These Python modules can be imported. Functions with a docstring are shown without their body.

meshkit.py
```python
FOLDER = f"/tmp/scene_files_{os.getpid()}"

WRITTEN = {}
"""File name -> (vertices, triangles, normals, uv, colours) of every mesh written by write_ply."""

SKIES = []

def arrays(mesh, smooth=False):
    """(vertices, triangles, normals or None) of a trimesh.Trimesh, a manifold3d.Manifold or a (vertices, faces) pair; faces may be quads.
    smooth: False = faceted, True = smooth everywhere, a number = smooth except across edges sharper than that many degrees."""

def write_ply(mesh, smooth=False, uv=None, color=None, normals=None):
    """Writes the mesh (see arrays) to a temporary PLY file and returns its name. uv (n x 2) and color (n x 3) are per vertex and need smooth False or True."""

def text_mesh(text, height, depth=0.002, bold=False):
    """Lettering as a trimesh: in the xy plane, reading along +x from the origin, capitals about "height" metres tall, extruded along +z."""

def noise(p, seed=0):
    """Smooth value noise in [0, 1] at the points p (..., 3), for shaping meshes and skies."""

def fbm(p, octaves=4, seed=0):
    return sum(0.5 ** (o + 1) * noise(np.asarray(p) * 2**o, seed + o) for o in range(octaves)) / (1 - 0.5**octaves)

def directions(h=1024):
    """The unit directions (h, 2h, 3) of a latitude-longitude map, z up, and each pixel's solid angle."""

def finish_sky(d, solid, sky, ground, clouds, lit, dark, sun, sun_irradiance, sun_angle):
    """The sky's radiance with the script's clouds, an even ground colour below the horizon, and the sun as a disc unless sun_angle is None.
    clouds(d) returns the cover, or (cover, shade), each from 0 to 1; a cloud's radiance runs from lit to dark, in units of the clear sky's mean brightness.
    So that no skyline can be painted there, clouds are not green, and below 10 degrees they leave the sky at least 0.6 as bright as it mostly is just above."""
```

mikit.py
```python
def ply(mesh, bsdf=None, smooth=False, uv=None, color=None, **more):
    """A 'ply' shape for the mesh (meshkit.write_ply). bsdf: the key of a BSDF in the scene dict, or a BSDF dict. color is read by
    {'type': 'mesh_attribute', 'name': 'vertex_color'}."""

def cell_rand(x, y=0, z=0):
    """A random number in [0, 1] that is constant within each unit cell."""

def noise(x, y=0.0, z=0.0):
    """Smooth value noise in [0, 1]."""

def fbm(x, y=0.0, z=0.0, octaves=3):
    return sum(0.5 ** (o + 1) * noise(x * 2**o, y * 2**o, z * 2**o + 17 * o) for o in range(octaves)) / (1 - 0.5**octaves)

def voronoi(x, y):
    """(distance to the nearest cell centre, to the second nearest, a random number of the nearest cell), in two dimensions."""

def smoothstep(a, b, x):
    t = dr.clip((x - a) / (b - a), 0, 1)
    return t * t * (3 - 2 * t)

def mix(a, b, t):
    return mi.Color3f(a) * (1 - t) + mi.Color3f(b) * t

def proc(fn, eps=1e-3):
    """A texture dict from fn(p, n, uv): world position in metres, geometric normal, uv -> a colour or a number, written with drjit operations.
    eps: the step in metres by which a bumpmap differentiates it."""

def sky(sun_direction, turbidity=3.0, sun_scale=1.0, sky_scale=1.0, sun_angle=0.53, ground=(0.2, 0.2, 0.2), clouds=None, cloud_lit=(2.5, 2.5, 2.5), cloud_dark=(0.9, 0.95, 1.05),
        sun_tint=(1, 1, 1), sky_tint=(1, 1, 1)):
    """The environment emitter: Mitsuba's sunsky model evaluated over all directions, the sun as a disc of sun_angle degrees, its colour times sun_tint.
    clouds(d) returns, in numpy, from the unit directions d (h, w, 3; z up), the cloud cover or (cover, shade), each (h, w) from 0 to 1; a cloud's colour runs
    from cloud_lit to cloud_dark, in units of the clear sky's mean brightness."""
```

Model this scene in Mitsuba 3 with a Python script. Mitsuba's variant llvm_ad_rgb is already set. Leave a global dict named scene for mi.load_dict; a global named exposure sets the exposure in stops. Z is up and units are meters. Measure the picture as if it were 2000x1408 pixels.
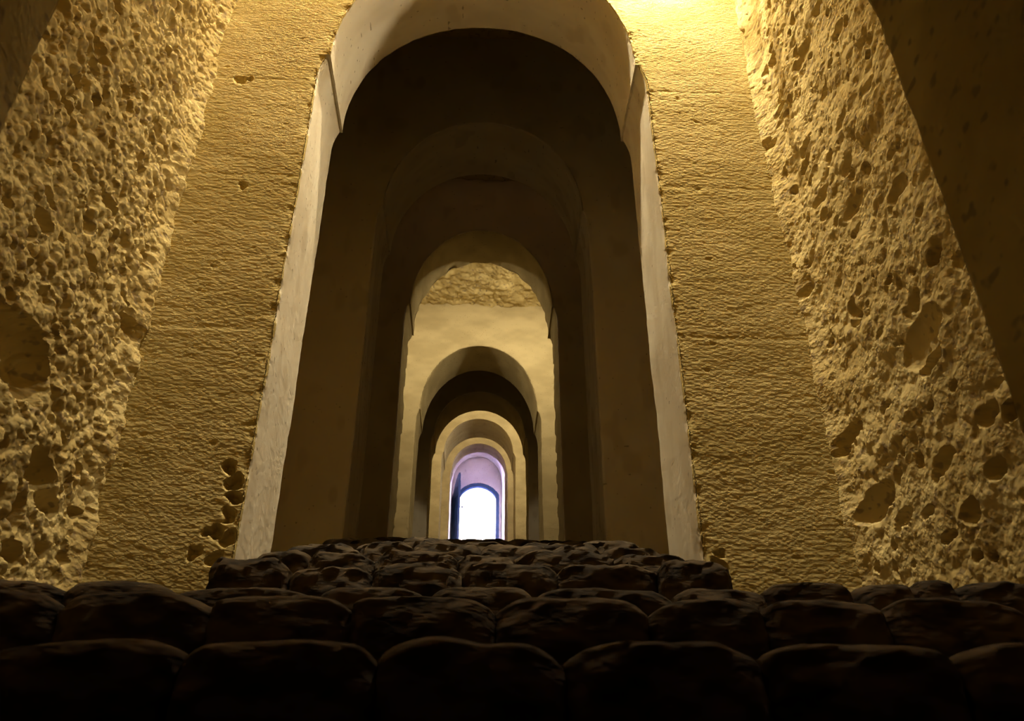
import numpy as np, trimesh, mitsuba as mi, mikit, meshkit
from mikit import noise, fbm, mix, smoothstep, proc

T = mi.ScalarTransform4f
scene, labels = {}, {}

# ------------------------------------------------------------------ camera
FPX, PITCH, YAW = 1750.0, np.arctan(0.6354), np.radians(2.35)      # picture 2000 x 1408
CAM_D = np.array([np.sin(YAW) * np.cos(PITCH), np.cos(YAW) * np.cos(PITCH), np.sin(PITCH)])
scene['camera'] = {'type': 'thinlens', 'fov': float(2 * np.degrees(np.arctan(1000 / FPX))), 'fov_axis': 'x',
                   'aperture_radius': 0.0022, 'focus_distance': 4.5, 'near_clip': 0.02, 'far_clip': 500.0,
                   'to_world': T().look_at(origin=[0, 0, 0], target=CAM_D.tolist(), up=[0, 0, 1])}

# ------------------------------------------------------------------ light
exposure = 0.0
SKY = 36000.0
scene['sky'] = mikit.sky([0.2, 0.5, 0.8], turbidity=4.0, sun_scale=0.0, sky_scale=0.02 * SKY, ground=(0.25, 0.25, 0.28),
                         clouds=lambda d: np.full(d.shape[:2], 0.8), cloud_lit=(1.4, 1.30, 3.5), cloud_dark=(1.3, 1.2, 3.2), sky_tint=(0.75, 0.7, 1.35))
WARM = np.array([1.0, 0.85, 0.55])
LAMPS = dict(near=17.0, flood=410.0, c_right=10.5, c_left=6.6, e_right=34.0, f_right=30.0)   # watts per steradian-like units

# ------------------------------------------------------------------ materials
def dif(name, fn, bump=None, scale=1.0, rough=None, eps=1e-3):
    d = {'type': 'diffuse', 'reflectance': proc(fn)} if rough is None else {'type': 'principled', 'base_color': proc(fn), 'roughness': rough, 'specular': 0.12}
    if bump is not None:
        d = {'type': 'bumpmap', 'arbitrary': proc(bump, eps), 'scale': scale, 'nested': d}
    scene[name] = {'type': 'twosided', 'nested': d}


def c_rock(p, n, uv):
    a = fbm(p.x * 6, p.y * 6, p.z * 6, 3)
    b = fbm(p.x * 38 + 7, p.y * 38, p.z * 38, 2)
    c = mix((0.45, 0.35, 0.155), (0.58, 0.47, 0.23), smoothstep(0.3, 0.7, a))
    return mix(c, (0.25, 0.19, 0.12), smoothstep(0.60, 0.78, b) * 0.75)


def c_mortar(p, n, uv):
    a = fbm(p.x * 3, p.y * 3, p.z * 5, 3)
    b = noise(p.x * 70 + 3, p.y * 70, p.z * 90)
    c = mix((0.42, 0.34, 0.185), (0.52, 0.43, 0.245), smoothstep(0.3, 0.7, a))
    return mix(c, (0.30, 0.22, 0.10), smoothstep(0.78, 0.93, b) * 0.6)


def c_ochre(p, n, uv):
    a = fbm(p.x * 3, p.y * 3, p.z * 5, 3)
    b = noise(p.x * 70 + 3, p.y * 70, p.z * 90)
    c = mix((0.42, 0.335, 0.142), (0.52, 0.42, 0.195), smoothstep(0.3, 0.7, a))
    return mix(c, (0.30, 0.21, 0.06), smoothstep(0.78, 0.93, b) * 0.6)


def c_plaster(p, n, uv):
    a = fbm(p.x * 2.5, p.y * 8, p.z * 1.6, 3)
    b = noise(p.x * 45 + 3, p.y * 45, p.z * 45)
    g = fbm(p.x * 9, p.y * 9, p.z * 4, 2)
    c = mix((0.64, 0.56, 0.43), (0.74, 0.67, 0.54), smoothstep(0.3, 0.7, a))
    c = mix(c, (0.50, 0.42, 0.30), smoothstep(0.62, 0.8, g) * 0.5)
    return mix(c, (0.25, 0.19, 0.12), smoothstep(0.86, 0.95, b) * 0.7)


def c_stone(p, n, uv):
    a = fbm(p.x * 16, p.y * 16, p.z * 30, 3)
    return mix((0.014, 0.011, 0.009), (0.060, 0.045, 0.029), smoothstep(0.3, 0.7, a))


dif('rock', c_rock, lambda p, n, uv: fbm(p.x * 90, p.y * 90, p.z * 90, 2), 0.004)
dif('mortar', c_mortar, lambda p, n, uv: fbm(p.x * 75, p.y * 75, p.z * 120, 2), 0.0032)
dif('ochre', c_ochre, lambda p, n, uv: fbm(p.x * 75, p.y * 75, p.z * 110, 2), 0.0032)
dif('plaster', c_plaster, lambda p, n, uv: fbm(p.x * 40, p.y * 40, p.z * 40, 2), 0.0018)
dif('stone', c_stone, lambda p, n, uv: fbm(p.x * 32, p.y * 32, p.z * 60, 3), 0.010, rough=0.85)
scene['door_paint'] = {'type': 'twosided', 'nested': {'type': 'principled', 'base_color': {'type': 'rgb', 'value': [0.016, 0.048, 0.085]}, 'roughness': 0.35, 'specular': 0.5}}
scene['iron'] = {'type': 'twosided', 'nested': {'type': 'principled', 'base_color': {'type': 'rgb', 'value': [0.03, 0.03, 0.035]}, 'roughness': 0.5, 'metallic': 0.4}}
scene['lamp_metal'] = {'type': 'twosided', 'nested': {'type': 'principled', 'base_color': {'type': 'rgb', 'value': [0.12, 0.11, 0.10]}, 'roughness': 0.45, 'metallic': 0.6}}


# ------------------------------------------------------------------ helpers
def put(key, mesh, bsdf, smooth=False, **more):
    k, i = key, 0
    while k in scene:
        i += 1
        k = f'{key}_{i:03d}'
    scene[k] = mikit.ply(mesh, bsdf, smooth, **more)
    return k


def say(key, label, category, group=None, kind=None):
    labels[key] = {'label': label, 'category': category}
    if group:
        labels[key]['group'] = group
    if kind:
        labels[key]['kind'] = kind


def grid_faces(n, m):
    a = np.arange(n * m).reshape(n, m)
    q = np.stack([a[:-1, :-1], a[1:, :-1], a[1:, 1:], a[:-1, 1:]], -1).reshape(-1, 4)
    return np.vstack([q[:, [0, 1, 2]], q[:, [0, 2, 3]]])


def sheet(P, flip=False):
    """An (n, m, 3) grid of points as a mesh."""
    f = grid_faces(*P.shape[:2])
    return trimesh.Trimesh(P.reshape(-1, 3), f[:, ::-1] if flip else f, process=False)


def join(*ms):
    return trimesh.util.concatenate([m for m in ms])


def box(x0, x1, y0, y1, z0, z1):
    m = trimesh.creation.box(extents=[x1 - x0, y1 - y0, z1 - z0])
    m.apply_translation([(x0 + x1) / 2, (y0 + y1) / 2, (z0 + z1) / 2])
    return m


def nz(a, b, c=0.0, f=1.0, octaves=3, seed=0):
    """fbm in [-1, 1]."""
    a, b, c = np.broadcast_arrays(a, b, c)
    return 2 * meshkit.fbm(np.stack([a, b, c], -1) * f, octaves, seed) - 1


def steps_between(stops):
    """A non-uniform axis: [(value, spacing up to the next value), ..., (last, None)]."""
    out = []
    for (a, s), (b, _) in zip(stops[:-1], stops[1:]):
        n = max(1, int(round((b - a) / s)))
        out += list(a + (b - a) * np.arange(n) / n)
    return np.array(out + [stops[-1][0]])


def floor_z(y):
    """Bed under the stones of the stair (up to y = 8.9), then the ramp behind its top edge."""
    y = np.asarray(y, float)
    return np.where(y < 8.9, 0.398 * y - 0.36, 3.18 + 0.384 * (y - 8.9))


# ------------------------------------------------------------------ rough rock walls of the corridor
def pitted(A, B, seed, n_lump, lump_r, n_pit, pit_r, special, coarse=0.03, window=None, fillet=True, lump=.3, lpow=0.6):
    """Height field over the rectilinear axes A, B (metres): lumps, pits, hollows. Positive = out of the rock."""
    rng = np.random.default_rng(seed)
    GA, GB = np.meshgrid(A, B, indexing='ij')
    h = coarse * nz(GA, GB, seed, 1.6, 3, seed) + 0.012 * nz(GA, GB, seed, 7.0, 3, seed + 3)
    wa = GA + 0.012 * nz(GA, GB, 3.3 + seed, 17.0, 2, seed + 5) + 0.004 * nz(GA, GB, 5, 60, 2, seed + 6)
    wb = GB + 0.012 * nz(GA, GB, 9.1 + seed, 17.0, 2, seed + 7) + 0.004 * nz(GA, GB, 7, 60, 2, seed + 8)
    a0, a1, b0, b1 = window

    cap = np.zeros_like(h)

    def stamp(ca, cb, r, amp, power, stretch=1.0, top=False):
        i0, i1 = np.searchsorted(A, [ca - 1.3 * r - .02, ca + 1.3 * r + .02])
        j0, j1 = np.searchsorted(B, [cb - 1.3 * r * stretch - .02, cb + 1.3 * r * stretch + .02])
        if i1 <= i0 or j1 <= j0:
            return
        d2 = ((wa[i0:i1, j0:j1] - ca) ** 2 + ((wb[i0:i1, j0:j1] - cb) / stretch) ** 2) / r ** 2
        e = amp * np.clip(1 - d2, 0, 1) ** power
        if top:
            cap[i0:i1, j0:j1] = np.maximum(cap[i0:i1, j0:j1], e)
        else:
            h[i0:i1, j0:j1] += e

    for _ in range(n_lump):
        r = lump_r[0] * (lump_r[1] / lump_r[0]) ** (rng.random() ** 1.6)
        stamp(rng.uniform(a0, a1), rng.uniform(b0, b1), r, lump * r * rng.uniform(.6, 1.3), lpow, 1.0, True)
    h += cap * (0.55 + 0.9 * meshkit.fbm(np.stack([GA * 3.5, GB * 3.5, 0 * GA + seed], -1), 3, seed))
    for _ in range(n_pit):
        r = pit_r[0] * (pit_r[1] / pit_r[0]) ** (rng.random() ** 2.2)
        stamp(rng.uniform(a0, a1), rng.uniform(b0, b1), r, -0.85 * r, 0.5, rng.uniform(0.7, 1.5))
    for ca, cb, r, depth, st in special:
        stamp(ca, cb, r, -depth, 0.6, st)
    if fillet:                                              # render smeared over the corner with the arch wall
        t = np.clip((3.065 - GA + 0.07 * nz(GA, GB, 2, 3.0, 3, seed + 30)) / 0.17, 0, 1)
        h = h * (0.35 + 0.65 * t) + 0.055 * (1 - t) ** 2 + 0.02 * (1 - t) * nz(GA, GB, 2, 4, 3, seed + 20)
    return h + 0.0055 * nz(GA, GB, 1.0, 38.0, 3, seed + 9)


YS = steps_between([(-3.2, .12), (1.55, .03), (1.78, .0052), (3.10, .04), (3.6, None)])
ZS = steps_between([(-1.8, .12), (0.55, .0058), (4.35, .06), (8.8, None)])
FAR_Y = steps_between([(3.6, .12), (28.0, None)])
FAR_S = steps_between([(-0.6, .12), (5.2, None)])
# hollows seen in the photograph: (y, z, radius, depth, vertical stretch)
LEFT_HOLES = [ (2.37, 1.475, 0.16, 0.13, 0.76), (2.208, 1.478, 0.092, 0.09, 0.8), (2.651, 1.239, 0.097, 0.09, 0.7), (2.612, 1.075, 0.046, 0.05, 1.42), (2.781, 1.172, 0.091, 0.05, 0.42), (2.575, 2.295,
    0.069, 0.05, 0.3), (2.592, 2.005, 0.073, 0.06, 0.3), (2.986, 2.013, 0.11, 0.06, 0.3), (3.016, 1.972, 0.129, 0.035, 0.38), (2.173, 2.668, 0.072, 0.035, 0.53), (2.171, 2.597, 0.082, 0.03, 0.35),
    (2.748, 2.259, 0.053, 0.03, 0.9), (2.763, 2.896, 0.051, 0.035, 0.83), (2.713, 2.621, 0.055, 0.03, 0.48), (2.125, 2.322, 0.055, 0.03, 0.45), (2.196, 2.947, 0.047, 0.04, 0.65), (3.05, 1.838, 0.043,
    0.03, 0.38), (2.225, 1.905, 0.066, 0.04, 0.53), (2.226, 1.993, 0.051, 0.03, 0.42), (2.641, 0.955, 0.074, 0.06, 0.52), (2.835, 1.036, 0.039, 0.05, 0.84), (2.97, 1.059, 0.032, 0.04, 0.71), (2.473,
    2.099, 0.044, 0.025, 0.54), (2.589, 2.567, 0.036, 0.02, 0.89), (2.191, 1.812, 0.029, 0.03, 0.89), (2.819, 3.202, 0.064, 0.02, 0.52), (3.055, 2.879, 0.1, 0.02, 0.3), (2.969, 1.225, 0.044, 0.03,
    0.46), (2.654, 3.259, 0.042, 0.02, 0.6) ]
RIGHT_HOLES = [ (2.305, 1.507, 0.092, 0.1, 0.39), (2.314, 1.59, 0.16, 0.04, 0.53), (2.881, 1.265, 0.152, 0.06, 0.37), (2.956, 1.578, 0.108, 0.05, 0.3), (3.02, 1.541, 0.052, 0.05, 0.46), (2.394, 1.197,
    0.071, 0.045, 0.53), (2.15, 1.055, 0.052, 0.045, 0.55), (2.018, 1.155, 0.04, 0.07, 0.76), (2.12, 1.204, 0.057, 0.04, 0.55), (2.045, 1.259, 0.029, 0.02, 0.58), (2.866, 3.6, 0.047, 0.055, 0.67),
    (2.549, 3.247, 0.025, 0.03, 0.48), (2.4, 3.013, 0.022, 0.04, 0.76), (2.141, 2.744, 0.024, 0.04, 0.57), (3.096, 4.063, 0.056, 0.05, 0.4), (3.345, 4.691, 0.105, 0.06, 0.38), (2.387, 3.352, 0.054,
    0.05, 0.51), (3.047, 3.19, 0.066, 0.05, 0.34), (2.774, 2.904, 0.064, 0.05, 0.44), (2.798, 2.834, 0.046, 0.04, 0.61), (3.162, 3.476, 0.048, 0.03, 0.39), (2.906, 3.294, 0.052, 0.04, 0.42), (3.018,
    2.3, 0.058, 0.04, 0.47), (2.706, 1.994, 0.038, 0.045, 1.15), (2.119, 1.766, 0.04, 0.05, 0.56), (2.407, 1.898, 0.031, 0.03, 0.4), (2.698, 1.941, 0.053, 0.03, 0.57), (2.385, 1.387, 0.017, 0.04,
    0.66), (2.651, 1.524, 0.034, 0.03, 0.36), (2.231, 1.361, 0.03, 0.03, 0.44), (2.463, 1.17, 0.023, 0.035, 0.96), (2.468, 0.981, 0.049, 0.04, 0.37), (2.558, 1.1, 0.048, 0.03, 0.35), (2.351, 0.883,
    0.025, 0.04, 0.5), (2.286, 0.855, 0.019, 0.04, 0.64), (2.96, 1.06, 0.031, 0.03, 0.6), (2.745, 2.589, 0.086, 0.02, 0.31), (2.524, 2.346, 0.094, 0.02, 0.37), (2.209, 2.129, 0.073, 0.025, 0.54),
    (2.491, 2.502, 0.058, 0.02, 0.49), (2.527, 2.981, 0.056, 0.02, 0.48), (2.617, 3.321, 0.106, 0.02, 0.43), (2.202, 2.635, 0.049, 0.02, 0.62), (2.437, 2.7, 0.058, 0.015, 0.5), (2.175, 2.264, 0.034,
    0.02, 0.64), (2.289, 3.07, 0.056, 0.02, 0.53), (1.933, 1.402, 0.032, 0.025, 0.91), (2.312, 1.73, 0.045, 0.03, 0.64), (2.739, 2.485, 0.042, 0.03, 0.62), (2.314, 0.998, 0.049, 0.035, 0.76), (2.708,
    1.145, 0.066, 0.03, 0.35) ]


def rock_wall(key, side, seed, special, n_lump, lump_r, n_pit, pit_r, coarse, lump):
    h = pitted(YS, ZS, seed, n_lump, lump_r, n_pit, pit_r, special, coarse=coarse, lump=lump, window=(1.6, 3.2, 0.4, 4.6))
    Y, Z = np.meshgrid(YS, ZS, indexing='ij')
    near = np.stack([side * (1.405 - h), Y, Z], -1)
    Y, S = np.meshgrid(FAR_Y, FAR_S, indexing='ij')
    Z = 0.392 * Y + S
    far = np.stack([side * (1.405 - 0.03 * nz(Y, Z, seed, 2.5, 3, seed)), Y, Z], -1)
    back = box(*sorted([side * 1.55, side * 1.75]), -3.4, 28.2, -2, 17)
    m = join(sheet(near, side < 0), sheet(far, side < 0), back)
    put(key, m, 'rock', True)


rock_wall('wall_left', -1, 11, LEFT_HOLES, 22000, (.005, .030), 2600, (.005, .030), .022, .60)
rock_wall('wall_right', 1, 23, RIGHT_HOLES, 5200, (.008, .070), 900, (.004, .028), .026, .15)
say('wall_left', 'knobbly pitted tuff side wall, pale and full of lumps and hollows, where light fades to dark', 'wall', kind='structure')
say('wall_right', 'smeared yellow tuff side wall with scattered black holes beside the bright lamp glow', 'wall', kind='structure')


# ------------------------------------------------------------------ ceilings of the bays, rough rock
def rock_ceiling(y0, y1, z0, z1, step, seed, amp, key='ceiling'):
    X, Y = np.meshgrid(np.arange(-1.5, 1.501, step), np.linspace(y0, y1, max(2, int((y1 - y0) / step))), indexing='ij')
    Z = z0 + (z1 - z0) * (Y - y0) / (y1 - y0)
    Z = Z + amp * nz(X, Y, seed, 1.6, 3, seed) + 0.5 * amp * nz(X, Y, seed, 6, 3, seed + 1) + 0.5 * amp * nz(X, Y, 1, 15, 3, seed)
    top = box(-1.75, 1.75, y0, y1, max(z0, z1) + 2.2 * amp, max(z0, z1) + 2.2 * amp + .3)
    return put(key, join(sheet(Z[..., None] * [0, 0, 1] + np.stack([X, Y, 0 * X], -1)), top), 'rock', True)


BAYS = [(-3.3, 0.30, 2.3, 2.3, .08, .04, 'low dark rock ceiling over the foot of the stair'),
        (1.0, 3.2, 8.6, 8.6, .05, .05, 'high rock ceiling over the bay with the pitted side walls'),
        (3.5, 5.2, 6.4, 6.6, .05, .05, 'dark rock ceiling behind the nearest lit arch'),
        (5.6, 7.9, 7.3, 7.5, .05, .05, 'dark rock ceiling in front of the warmly lit deep arch soffit'),
        (8.3, 10.2, 7.34, 7.30, .014, .065, 'brightly lit jagged rock ceiling seen under the deep arch'),
        (10.6, 13.2, 8.3, 8.6, .06, .05, 'dark rock ceiling beyond the bright wall with the round arch'),
        (13.7, 17.6, 10.3, 10.5, .08, .05, 'rock ceiling over the far bay with a pale lit ring'),
        (18.2, 22.5, 12.2, 12.5, .08, .05, 'rock ceiling over the far bay before the blue arch'),
        (22.8, 24.6, 14.0, 14.2, .08, .05, 'rock ceiling over the last bay near the doorway')]
for i, (y0, y1, z0, z1, step, amp, text) in enumerate(BAYS):
    say(rock_ceiling(y0, y1, z0, z1, step, 40 + i, amp), text, 'ceiling', kind='structure')

# floor: bed under the stair, then the ramp up to the door
X, Y = np.meshgrid(np.linspace(-1.5, 1.5, 31), np.linspace(-3.3, 28.2, 420), indexing='ij')
Z = floor_z(Y) + 0.02 * nz(X, Y, 0, 4, 3, 77)
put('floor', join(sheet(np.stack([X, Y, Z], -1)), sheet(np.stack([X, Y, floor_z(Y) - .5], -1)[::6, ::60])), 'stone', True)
say('floor', 'dark rock floor of the rising passage under and beyond the stone stair', 'floor', kind='structure')
put('wall_back', box(-1.75, 1.75, -3.6, -3.3, -2.5, 3.2), 'rock')
say('wall_back', 'dark rock wall closing the passage behind the viewer', 'wall', kind='structure')


# ------------------------------------------------------------------ transverse arches
def h_stucco(a, z, s):
    """Trowelled rough mortar: small horizontal ledges and grains (metres)."""
    h = 0.0021 * nz(a * 9, z * 20, s, 1, 3, 5) + 0.0020 * nz(a * 42, z * 62, s, 1, 2, 8) + 0.007 * nz(a, z, s, 2.2, 2, 2)
    p = meshkit.noise(np.stack(np.broadcast_arrays(a * 26, z * 38, s), -1), 4)
    return h - 0.006 * np.clip(p - 0.80, 0, 1) / 0.2


def h_smooth(p, s):
    return 0.004 * nz(p[..., 0] * 2 + s, p[..., 1] * 4, p[..., 2] * 2, 1, 3, 3) + 0.0012 * nz(p[..., 0] * 25, p[..., 1] * 25, p[..., 2] * 12, 1, 2, 6)


def arch(name, yf, yb, jl, jr, zs, crown, inset, ztop, res, seed, face='mortar', lining='plaster', chips=1.0, zdense=None, stucco=1.0, power=2.0, carve=None, back_rough=0.0):
    """A wall across the passage with a round-headed opening: two piers, an arch head, and the smooth lining of the opening."""
    OUT, RB = 1.43, 0.012
    zb = float(floor_z(yf)) - 0.12
    ax0, ax1 = jl + inset, jr - inset
    cx, hw = (ax0 + ax1) / 2, (ax1 - ax0) / 2

    # plan profile of a pier as (lateral distance from the opening's edge, y, normal lateral, normal y, kind)
    nf = max(4, int((OUT - max(abs(jl), abs(jr))) / res))
    nj = max(4, int((yb - yf) / res))
    prof = [(t, yf, 0, -1, 0) for t in np.linspace(1, RB / 0.6, nf, endpoint=True)]
    lat = [('f', t) for t in np.linspace(1, 0, nf, endpoint=False)]
    rows = []
    for k, t in lat:
        rows.append((t, 0.0, yf, 0.0, -1.0, 1.0))
    for q in (0.0, .5, 1.0):
        a = q * np.pi / 2
        rows.append((0.0, RB * (1 - np.sin(a)), yf + RB * (1 - np.cos(a)), -np.sin(a), -np.cos(a), 1 - q))
    n_front = len(rows)
    for t in np.linspace(0, 1, nj)[1:-1]:
        rows.append((0.0, 0.0, yf + RB + (yb - yf - 2 * RB) * t, -1.0, 0.0, 0.0))
    n_lin = len(rows)
    for q in (1.0, .5, 0.0):
        a = q * np.pi / 2
        rows.append((0.0, RB * (1 - np.sin(a)), yb - RB * (1 - np.cos(a)), -np.sin(a), np.cos(a), 0.0))
    for t in np.linspace(0, 1, max(4, nf // 4))[1:]:
        rows.append((t, 0.0, yb, 0.0, 1.0, 1.0))
    R = np.array(rows)                                   # t, offset, y, normal lateral (towards the opening = -1), normal y, face weight

    def build(Pin, Qout, Nin, warp=1.0):
        """Pin, Qout: (n, 2) points (x, z) on the opening's edge and on the outer edge; Nin: (n, 2) unit, into the opening."""
        t, off = (R[:, 0] ** warp)[None, :, None], R[:, 1][None, :, None]
        XZ = Pin[:, None] * (1 - t) + Qout[:, None] * t - Nin[:, None] * off
        P = np.stack([XZ[..., 0], np.broadcast_to(R[:, 2], XZ.shape[:2]), XZ[..., 1]], -1)
        N = np.stack([-Nin[:, None, 0] * R[None, :, 3], np.broadcast_to(R[:, 4], XZ.shape[:2]), -Nin[:, None, 1] * R[None, :, 3]], -1)
        w = np.broadcast_to(R[:, 5], XZ.shape[:2])
        isf = np.arange(len(R))[None] < n_front
        h = stucco * w * h_stucco(P[..., 0], P[..., 2], seed * 3.7) + (1 - w) * h_smooth(P, seed)
        # broken arrises: the mortar's edge is ragged at the front, less at the back
        d = np.minimum(np.abs(np.linalg.norm(XZ - Pin[:, None], axis=-1)) + np.abs(P[..., 1] - yf), np.abs(np.linalg.norm(XZ - Pin[:, None], axis=-1)) * 2 + np.abs(P[..., 1] - yb) * 2 + .01)
        rag = np.clip(nz(P[..., 0] * 1.5, P[..., 1] * 1.5, P[..., 2], 13, 4, seed + 1) - 0.05, 0, 1) + 0.5 * np.clip(nz(P[..., 0], P[..., 1], P[..., 2], 7, 2, seed + 2), 0, 1)
        h = h - chips * (0.030 if jl < -.82 else .018) * rag * np.exp(-(d / 0.026) ** 2)
        if back_rough:
            db = np.abs(P[..., 1] - yb) + np.linalg.norm(XZ - Pin[:, None], axis=-1)
            h = h - back_rough * np.clip(nz(P[..., 0], P[..., 1] * 0.3, P[..., 2], 11, 3, seed + 12) + .2, 0, 1) * np.exp(-(db / .09) ** 2)
        if carve is not None:
            h = h - w * isf * carve(P[..., 0], P[..., 2])
        return P + N * h[..., None]

    def parts(P, flip):
        a = join(sheet(P[:, :n_front], flip), sheet(P[:, n_lin:], flip), sheet(P[:, [-1, 0]], flip))
        a.merge_vertices()
        return a, sheet(P[:, n_front - 1:n_lin + 1], flip)

    zz = steps_between([(zb, res), (zs, None)]) if zdense is None else steps_between([(zb, .04), (zdense, res), (zs, None)])
    for sgn, jx in ((-1, jl), (1, jr)):
        wob = 0.006 * nz(zz, seed, sgn * 5.0, 2.0, 2, seed)
        Pin = np.stack([jx + wob - sgn * .75 * inset * np.clip(1 - (zs - zz) / .17, 0, 1) ** 2, zz], -1)     # rounded shoulder under the impost
        f, l = parts(build(Pin, np.stack([0 * zz + sgn * OUT, zz], -1), np.tile([-sgn, 0.0], (len(zz), 1))), sgn > 0)
        k = put(name + '__pier', f, face, True)
        put(name + '__jamb', l, lining, True)
    # ledge (impost) + head
    na = int(np.pi * hw / res * (1.5 if res < .01 else 1.05))
    ph = np.pi - np.pi * np.arange(na + 1) / na
    c, s = np.cos(ph), np.sin(ph)
    e = 2.0 / power
    Pin = np.stack([cx + hw * np.sign(c) * np.abs(c) ** e, zs + (crown - zs) * np.abs(s) ** e], -1)
    Nin = -np.stack([c / hw, s / (crown - zs)], -1)
    Nin /= np.linalg.norm(Nin, axis=1, keepdims=True)
    k = np.minimum(OUT / np.maximum(np.abs(c), 1e-9), (ztop - zs) / np.maximum(s, 1e-9))
    Q = np.stack([k * c, zs + k * s], -1)
    P = build(Pin, Q, Nin, 1.4)
    f, l = parts(P, False)
    for sgn, jx, ax in ((-1, jl, ax0), (1, jr, ax1)):      # underside of the impost ledge
        ys = np.linspace(yf, yb, max(3, nj // 2))
        L = np.stack(list(np.meshgrid([jx - sgn * -0.02, ax - sgn * .001], ys, indexing='ij')) + [np.full((2, len(ys)), zs)], -1)
        l = join(l, sheet(L, sgn > 0))
    put(name + '__arch_head', f, face, True)
    put(name + '__soffit', l, lining, True)
    labels[name + '__soffit'] = {'label': 'smooth plastered underside of the arch'}
    labels[name + '__jamb'] = {'label': 'smooth plastered side of the opening'}
    labels[name + '__jamb_001'] = {'label': 'smooth plastered side of the opening'}


rngc = np.random.default_rng(5)
CH = [(-0.925, 1.46, .030, .040), (-0.905, 1.40, .032, .045), (-0.885, 1.33, .028, .04), (-0.895, 1.26, .03, .03), (-0.93, 1.20, .028, .035), (-0.885, 1.17, .03, .025),
      (-0.965, 1.19, .022, .03), (-0.99, 1.12, .025, .022), (-0.92, 1.10, .03, .02), (0.865, 1.09, .028, .02), (0.875, 1.14, .02, .018), (-1.23, 3.56, .03, .010), (-1.18, 3.57, .02, .012), (-1.10, 2.85, .02, .010)]


def carve_a(x, z):
    """Spots where mortar has fallen off the face of the nearest lit arch."""
    wx = x + 0.018 * nz(x, z, 0, 24, 2, 31)
    wz = z + 0.024 * nz(x, z, 4, 24, 2, 33)
    h = 0 * x
    for a, b, r, dp in CH:
        h = np.maximum(h, dp * np.clip(1.6 * (1 - ((wx - a) ** 2 + (wz - b) ** 2) / r ** 2), 0, 1))
    for zc, wd in ((2.93, .010), (2.08, .012), (3.58, .008)):          # faint lift lines of the render
        h = h + 0.0018 * np.exp(-((z - zc + 0.01 * nz(x, 0, zc, 6, 2, 3)) / wd) ** 2)
    return h


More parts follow.
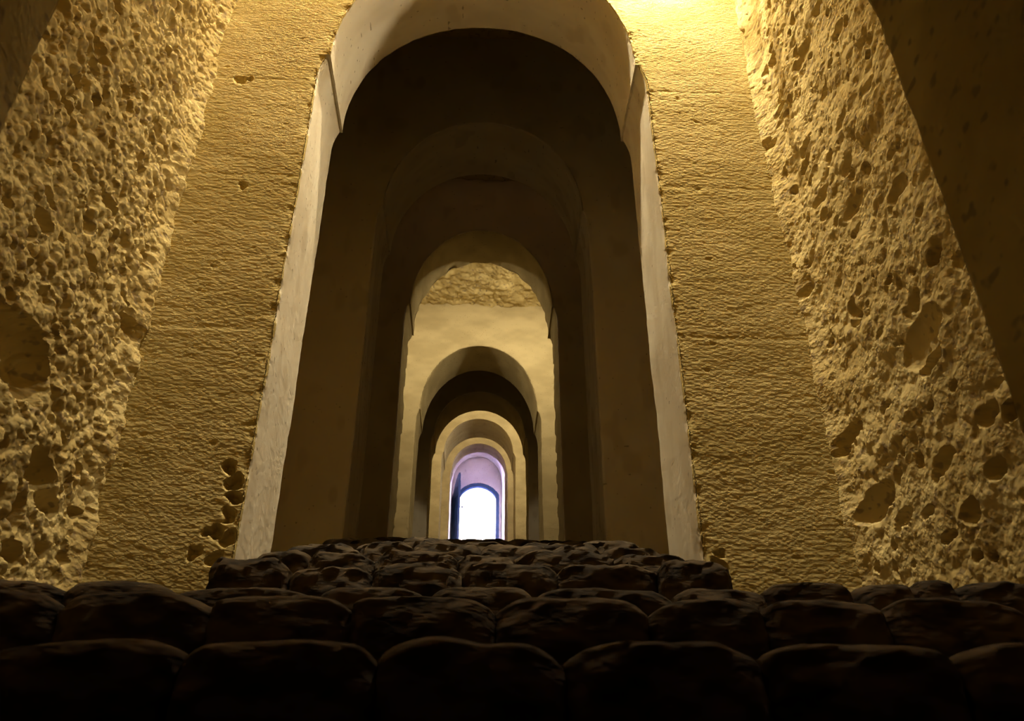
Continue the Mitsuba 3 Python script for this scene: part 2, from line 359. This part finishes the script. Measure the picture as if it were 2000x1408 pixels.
ARCHES = [
    ('tunnel_arch', dict(yf=0.30, yb=1.15, jl=-.845, jr=.80, zs=1.70, crown=1.95, inset=.03, ztop=8.9, res=.02, seed=1, chips=.5, lining='rock', face='rock'),
     'dark unlit stone arch framing the near edges of the view beside the stair foot'),
    ('tunnel_arch_001', dict(yf=3.065, yb=3.60, jl=-.850, jr=.810, zs=3.78, crown=4.72, inset=.045, ztop=5.35, res=.0052, seed=2, zdense=.95, carve=carve_a, power=2.1, face='ochre'),
     'big lit arch wall of rough yellow mortar with smooth jambs and fallen mortar patch'),
    ('tunnel_arch_002', dict(yf=5.12, yb=5.72, jl=-.80, jr=.785, zs=4.62, crown=5.54, inset=.045, ztop=7.2, res=.02, seed=3, face='plaster'),
     'dark brown arch wall directly behind the big lit arch, fading to black at its top'),
    ('tunnel_arch_003', dict(yf=7.81, yb=8.42, jl=-.815, jr=.80, zs=5.66, crown=6.71, inset=.05, ztop=8.0, res=.015, seed=4, back_rough=.05, face='plaster', lining='mortar'),
     'dark arch wall with cracks and a warm tan soffit above the jagged lit rock'),
    ('tunnel_arch_004', dict(yf=10.08, yb=10.73, jl=-.815, jr=.785, zs=5.64, crown=6.635, inset=.05, ztop=8.8, res=.016, seed=5, lining='mortar'),
     'brightest cream yellow arch wall in mid passage with a brown soffit below rough rock'),
    ('tunnel_arch_005', dict(yf=13.15, yb=13.82, jl=-.79, jr=.80, zs=6.87, crown=7.72, inset=.045, ztop=11.0, res=.03, seed=6, face='plaster', lining='mortar'),
     'dark purplish arch wall seen as a dark band under the brightest arch'),
    ('tunnel_arch_006', dict(yf=17.5, yb=18.4, jl=-.80, jr=.785, zs=8.75, crown=9.575, inset=.045, ztop=13.0, res=.04, seed=7),
     'far arch wall lit as a cream ring with a mauve soffit'),
    ('tunnel_arch_007', dict(yf=22.4, yb=22.97, jl=-.775, jr=.80, zs=10.66, crown=11.475, inset=.045, ztop=14.8, res=.045, seed=8),
     'smallest cream ring arch whose soffit is blue with daylight'),
    ('tunnel_arch_008', dict(yf=24.5, yb=27.36, jl=-.86, jr=.80, zs=12.62, crown=13.50, inset=.03, ztop=14.8, res=.05, seed=9, chips=.4),
     'lavender daylit vault just before the doorway at the top'),
]
for name, kw, text in ARCHES:
    arch(name, **kw)
    if name == 'tunnel_arch_001':
        put(name + '__upper_wall', box(-1.43, 1.43, 3.07, 3.59, 5.33, 8.9), 'ochre')
    say(name, text, 'arch')

# ------------------------------------------------------------------ end wall with the doorway
DY = 27.40


def door_outline(n=24, x0=-.70, x1=.70, z0=9.6, zs=12.13, zc=12.55):
    ph = np.pi - np.pi * np.arange(n + 1) / n
    c, s = (x0 + x1) / 2, (x1 - x0) / 2
    rise = zc - zs
    rad = (s * s + rise * rise) / (2 * rise)
    half = np.arcsin(s / rad)
    t = np.linspace(-half, half, n + 1)
    return [(x0, z0)] + list(zip(c + rad * np.sin(t), zc - rad + rad * np.cos(t))) + [(x1, z0)]


import shapely
outer = shapely.Polygon([(-1.75, 8.5), (-1.75, 17), (1.75, 17), (1.75, 8.5)])
hole = shapely.Polygon(door_outline())
m = trimesh.creation.extrude_polygon(outer.difference(hole), 0.35, engine='earcut')
m.apply_transform(np.array([[1, 0, 0, 0], [0, 0, -1, DY + .35], [0, 1, 0, 0], [0, 0, 0, 1.0]]))
put('wall_end', m, 'plaster')
say('wall_end', 'pale lavender plaster wall around and above the bright doorway', 'wall', kind='structure')


def upright(poly, depth, y):
    m = trimesh.creation.extrude_polygon(poly, depth, engine='earcut')
    m.apply_transform(np.array([[1, 0, 0, 0], [0, 0, -1, y + depth], [0, 1, 0, 0], [0, 0, 0, 1.0]]))
    return m


inner = shapely.Polygon(door_outline(x0=-.62, x1=.605, zs=12.02, zc=12.42))
put('door_1__frame', upright(hole.difference(inner), .12, DY - .02), 'door_paint')
inner2 = shapely.Polygon(door_outline(x0=-.60, x1=.588, zs=12.0, zc=12.395))
put('door_1__frame__stop_bead', upright(inner.difference(inner2), .04, DY + .02), 'door_paint')
# the open leaf of the pair: hinged on one side, its head rises from the hinge towards the meeting edge
t = np.linspace(0, 1, 14)
W = .64
leaf = shapely.Polygon([(0, 9.95)] + [(x * W, 12.0 + .62 * np.sin(x * np.pi / 2)) for x in t] + [(W, 9.95)])
m = trimesh.creation.extrude_polygon(leaf, .05, engine='earcut')
m.apply_transform(np.array([[1, 0, 0, 0], [0, 0, -1, .025], [0, 1, 0, 0], [0, 0, 0, 1.0]]))
rails = [box(.03, W - .03, -.035, .035, z, z + .10) for z in (10.1, 11.0, 11.85)] + [box(.0, .08, -.035, .035, 9.97, 12.0), box(W - .08, W, -.035, .035, 9.97, 12.35)]
LEAF = trimesh.transformations.translation_matrix([-.82, DY - .06, 0]) @ trimesh.transformations.rotation_matrix(np.radians(-70), [0, 0, 1])
put('door_1__leaf', m.apply_transform(LEAF), 'door_paint')
put('door_1__leaf__rails', join(*rails).apply_transform(LEAF), 'door_paint')
han = trimesh.creation.cylinder(.018, .14, sections=12)
han.apply_transform(trimesh.transformations.rotation_matrix(np.pi / 2, [1, 0, 0]))
kn = trimesh.creation.icosphere(2, .035)
kn.apply_translation([0, .08, 0])
h = join(han, kn)
h.apply_translation([W - .05, .05, 11.45])
put('door_1__leaf__handle', h.apply_transform(LEAF), 'iron', 30)
say('door_1', 'arched doorway with blue-green wooden frame and open leaf against white daylight', 'door', kind='structure')
labels['door_1__leaf'] = {'label': 'dark blue door leaf standing open, seen nearly edge on'}
labels['door_1__leaf__handle'] = {'label': 'small dark door knob'}

# ------------------------------------------------------------------ the stone stair
rs = np.random.default_rng(17)


def stone(w, d, hgt, seed, nu=14, fine=False, rough=0.0):
    """A worn block: its cross-section has a rounded nose, its top edge sags towards both ends. Origin: middle of the front, top at z = 0."""
    rg = np.random.default_rng(1000 + seed)
    prof = np.array([(.03, -hgt), (.005, -.75 * hgt), (-.008, -.50 * hgt), (-.010, -.36 * hgt), (-.008, -.25 * hgt), (-.004, -.16 * hgt), (-.001, -.022), (.003, -.011), (.011, -.003), (.026, .001), (.06, .003), (.12, .003), (.2, .0), (.36, -.004),
                     (d - .03, -.010), (d, -.04), (d, -hgt)])
    if not fine:
        prof = prof[[0, 2, 4, 6, 8, 10, 13, 15, 16]]
    u = np.sin(np.linspace(-np.pi / 2, np.pi / 2, nu))
    el, er = rg.uniform(2.6, 6, 2)
    dl, dr_ = rg.uniform(.016, .030, 2)
    sag = np.where(u < 0, dl * np.abs(u) ** el, dr_ * np.abs(u) ** er) + rg.uniform(-.004, .004) * u
    U, V = np.meshgrid(u, np.arange(len(prof)), indexing='ij')
    P = np.stack([U * w / 2, prof[V, 0] + .035 * np.abs(U) ** 7 * (prof[V, 0] < d / 2), prof[V, 1] - sag[:, None] * np.clip(1 + prof[V, 1] / (.6 * hgt), 0, 1)], -1)
    q = P + seed * 3.1
    P[..., 1] += .016 * nz(q[..., 0], q[..., 1], q[..., 2], 8, 3, 3) * (prof[V, 0] < d / 2)
    P[..., 2] += .006 * nz(q[..., 0], q[..., 1], q[..., 2], 9, 2, 9)
    if rough:
        P[..., 2] += rough * nz(q[..., 0], q[..., 1], q[..., 2], 19, 3, 21) * (prof[V, 1] > -.2 * hgt)
        P[..., 1] += 2.2 * rough * nz(q[..., 0], q[..., 1], q[..., 2] * 2.0, 22, 3, 22) * (prof[V, 0] < .1)
    m = sheet(P)
    n, k = P.shape[:2]
    v, f = list(m.vertices), list(m.faces)
    for col, fl in ((0, 0), (n - 1, 1)):
        ring = [col * k + t for t in range(k)]
        v.append(np.mean([v[t] for t in ring], axis=0))
        for t in range(k):
            tri = [ring[t], ring[(t + 1) % k], len(v) - 1]
            f.append(tri[::-1] if fl else tri)
    for t in range(n - 1):                                # underside
        f += [[t * k, t * k + k - 1, (t + 1) * k], [(t + 1) * k, t * k + k - 1, (t + 1) * k + k - 1]]
    m = trimesh.Trimesh(v, f, process=False)
    if m.volume < 0:
        m.invert()
    return m


def row_edges(lo, hi, mean):
    out = [lo]
    while out[-1] < hi - 1.4 * mean:
        out.append(out[-1] + mean * rs.uniform(.72, 1.3))
    return out + [hi]


ROWS = []                                                   # (nosing y, nosing z, block edges in x, height jitter)
ROWS.append((.70, .09, row_edges(-.80, .76, .30), None))
e1 = [-0.652, -0.388, -0.127, 0.123, 0.392, 0.661, 0.885]
ROWS.append((1.20, .327, [-1.36] + e1 + [1.36], [0, -.004, 0, 0, 0, .003, .005, 0]))
e2 = [-1.048, -0.791, -0.504, -0.235, 0.04, 0.334, 0.566, 0.81, 1.094]
ROWS.append((1.70, .545, [-1.38] + e2 + [1.38], [0, .0, 0, .002, 0, .002, 0, .003, .008, .01]))
e3 = [-1.0, -0.744, -0.387, -0.113, 0.139, 0.495, 0.727, 0.946, 1.105, 1.21, 1.462]
ROWS.append((2.15, .722, [-1.38] + e3 + [1.38], [-.005, -.005, -.02, -.015, -.01, -.01, -.005, .012, .010, .022, .018, .02]))
TAN = [.3545, .3683, .3790, .3824, .3836, .3842] + [.3848] * 9      # height over distance of each following nosing, from the photograph
for k, t in enumerate(TAN):
    y = 2.60 + .45 * k
    ROWS.append((y, y * t + .012, row_edges(-.79, .77, .27), None))
for i, (y, z, ed, jit) in enumerate(ROWS):
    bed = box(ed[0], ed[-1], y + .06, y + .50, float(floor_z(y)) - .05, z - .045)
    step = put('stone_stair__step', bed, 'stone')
    for j, (a, b) in enumerate(zip(ed[:-1], ed[1:])):
        w = b - a
        near = i in (1, 2, 3)
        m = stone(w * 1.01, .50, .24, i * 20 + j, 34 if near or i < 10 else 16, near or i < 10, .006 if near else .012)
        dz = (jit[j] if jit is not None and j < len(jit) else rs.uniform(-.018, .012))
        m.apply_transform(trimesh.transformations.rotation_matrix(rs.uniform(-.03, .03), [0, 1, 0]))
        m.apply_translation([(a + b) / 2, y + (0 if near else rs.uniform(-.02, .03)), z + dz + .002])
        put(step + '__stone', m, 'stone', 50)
say('stone_stair', 'dark worn stair of rounded rough stone blocks rising into the passage', 'staircase')


# ------------------------------------------------------------------ lamps
def frame_to(pos, aim):
    return T().look_at(origin=list(map(float, pos)), target=list(map(float, aim)), up=[0.01, 0.02, 1])


def lamp(name, pos, aim, power, label, mount, size=.16, shield=None):
    """A small floodlight: metal housing, glowing front glass, bracket; built along +z of its own frame and turned towards its aim."""
    M = frame_to(pos, aim)
    s = size
    shell = trimesh.creation.extrude_polygon(shapely.box(-s / 2, -s / 2, s / 2, s / 2).buffer(.01).difference(shapely.box(-s / 2 + .006, -s / 2 + .006, s / 2 - .006, s / 2 - .006)), .07, engine='earcut')
    shell.apply_translation([0, 0, -.06])
    rear = box(-s / 2, s / 2, -s / 2, s / 2, -.075, -.055)
    k = put(name, join(shell, rear), 'lamp_metal')
    scene[k]['to_world'] = M
    q = s / 2 - .008
    glass = trimesh.Trimesh([[-q, -q, -.01], [q, -q, -.01], [q, q, -.01], [-q, q, -.01]], [[0, 1, 2], [0, 2, 3]], process=False)
    g = mikit.ply(glass, 'lamp_metal', to_world=M)
    g['emitter'] = {'type': 'area', 'radiance': {'type': 'rgb', 'value': (WARM * power / (2 * q) ** 2).tolist()}}
    scene[k + '__lens'] = g
    p, q = np.array(pos, float), np.array(mount, float)
    rod = trimesh.creation.cylinder(.009, segment=[p - .06 * np.array(M.matrix)[:3, 2], q], sections=10)
    scene[k + '__bracket'] = mikit.ply(rod, 'lamp_metal')
    if shield:
        scene[k + '__shade'] = mikit.ply(shield, 'lamp_metal')
    say(k, label, 'lamp', 'floodlights hidden in the passage')
    labels[k + '__lens'] = {'label': 'glowing front glass'}
    return k


lamp('floodlight', (.98, 2.79, 4.82), (.70, 2.93, 3.8), LAMPS['near'], 'floodlight high above the bright glow beside the big lit arch', (1.45, 2.79, 4.85), .10,
     box(.80, 1.16, 2.64, 2.652, 4.52, 4.95))
lamp('floodlight', (-.1, 2.30, 7.2), (-.1, 3.30, 6.95), LAMPS['flood'], 'floodlight under the high ceiling shining on the big lit arch', (-.1, 2.2, 8.7), .20)
lamp('floodlight', (1.0, 8.66, 6.88), (0.0, 10.2, 5.4), LAMPS['c_right'], 'floodlight behind the deep tan arch, by the bright jagged rock', (1.0, 8.6, 7.5), .14)
lamp('floodlight', (-1.0, 8.66, 6.88), (0.0, 10.2, 5.4), LAMPS['c_left'], 'floodlight behind the deep tan arch, across from its brighter twin', (-1.0, 8.6, 7.5), .14)
lamp('floodlight', (1.0, 14.4, 9.75), (-.2, 17.6, 8.6), LAMPS['e_right'], 'floodlight behind the dark purplish arch, lighting the cream ring', (1.0, 14.3, 10.5), .14)
lamp('floodlight', (1.0, 19.0, 11.7), (-.2, 22.4, 10.6), LAMPS['f_right'], 'floodlight behind the cream ring arch, lighting the smallest ring', (1.0, 18.9, 12.5), .14)
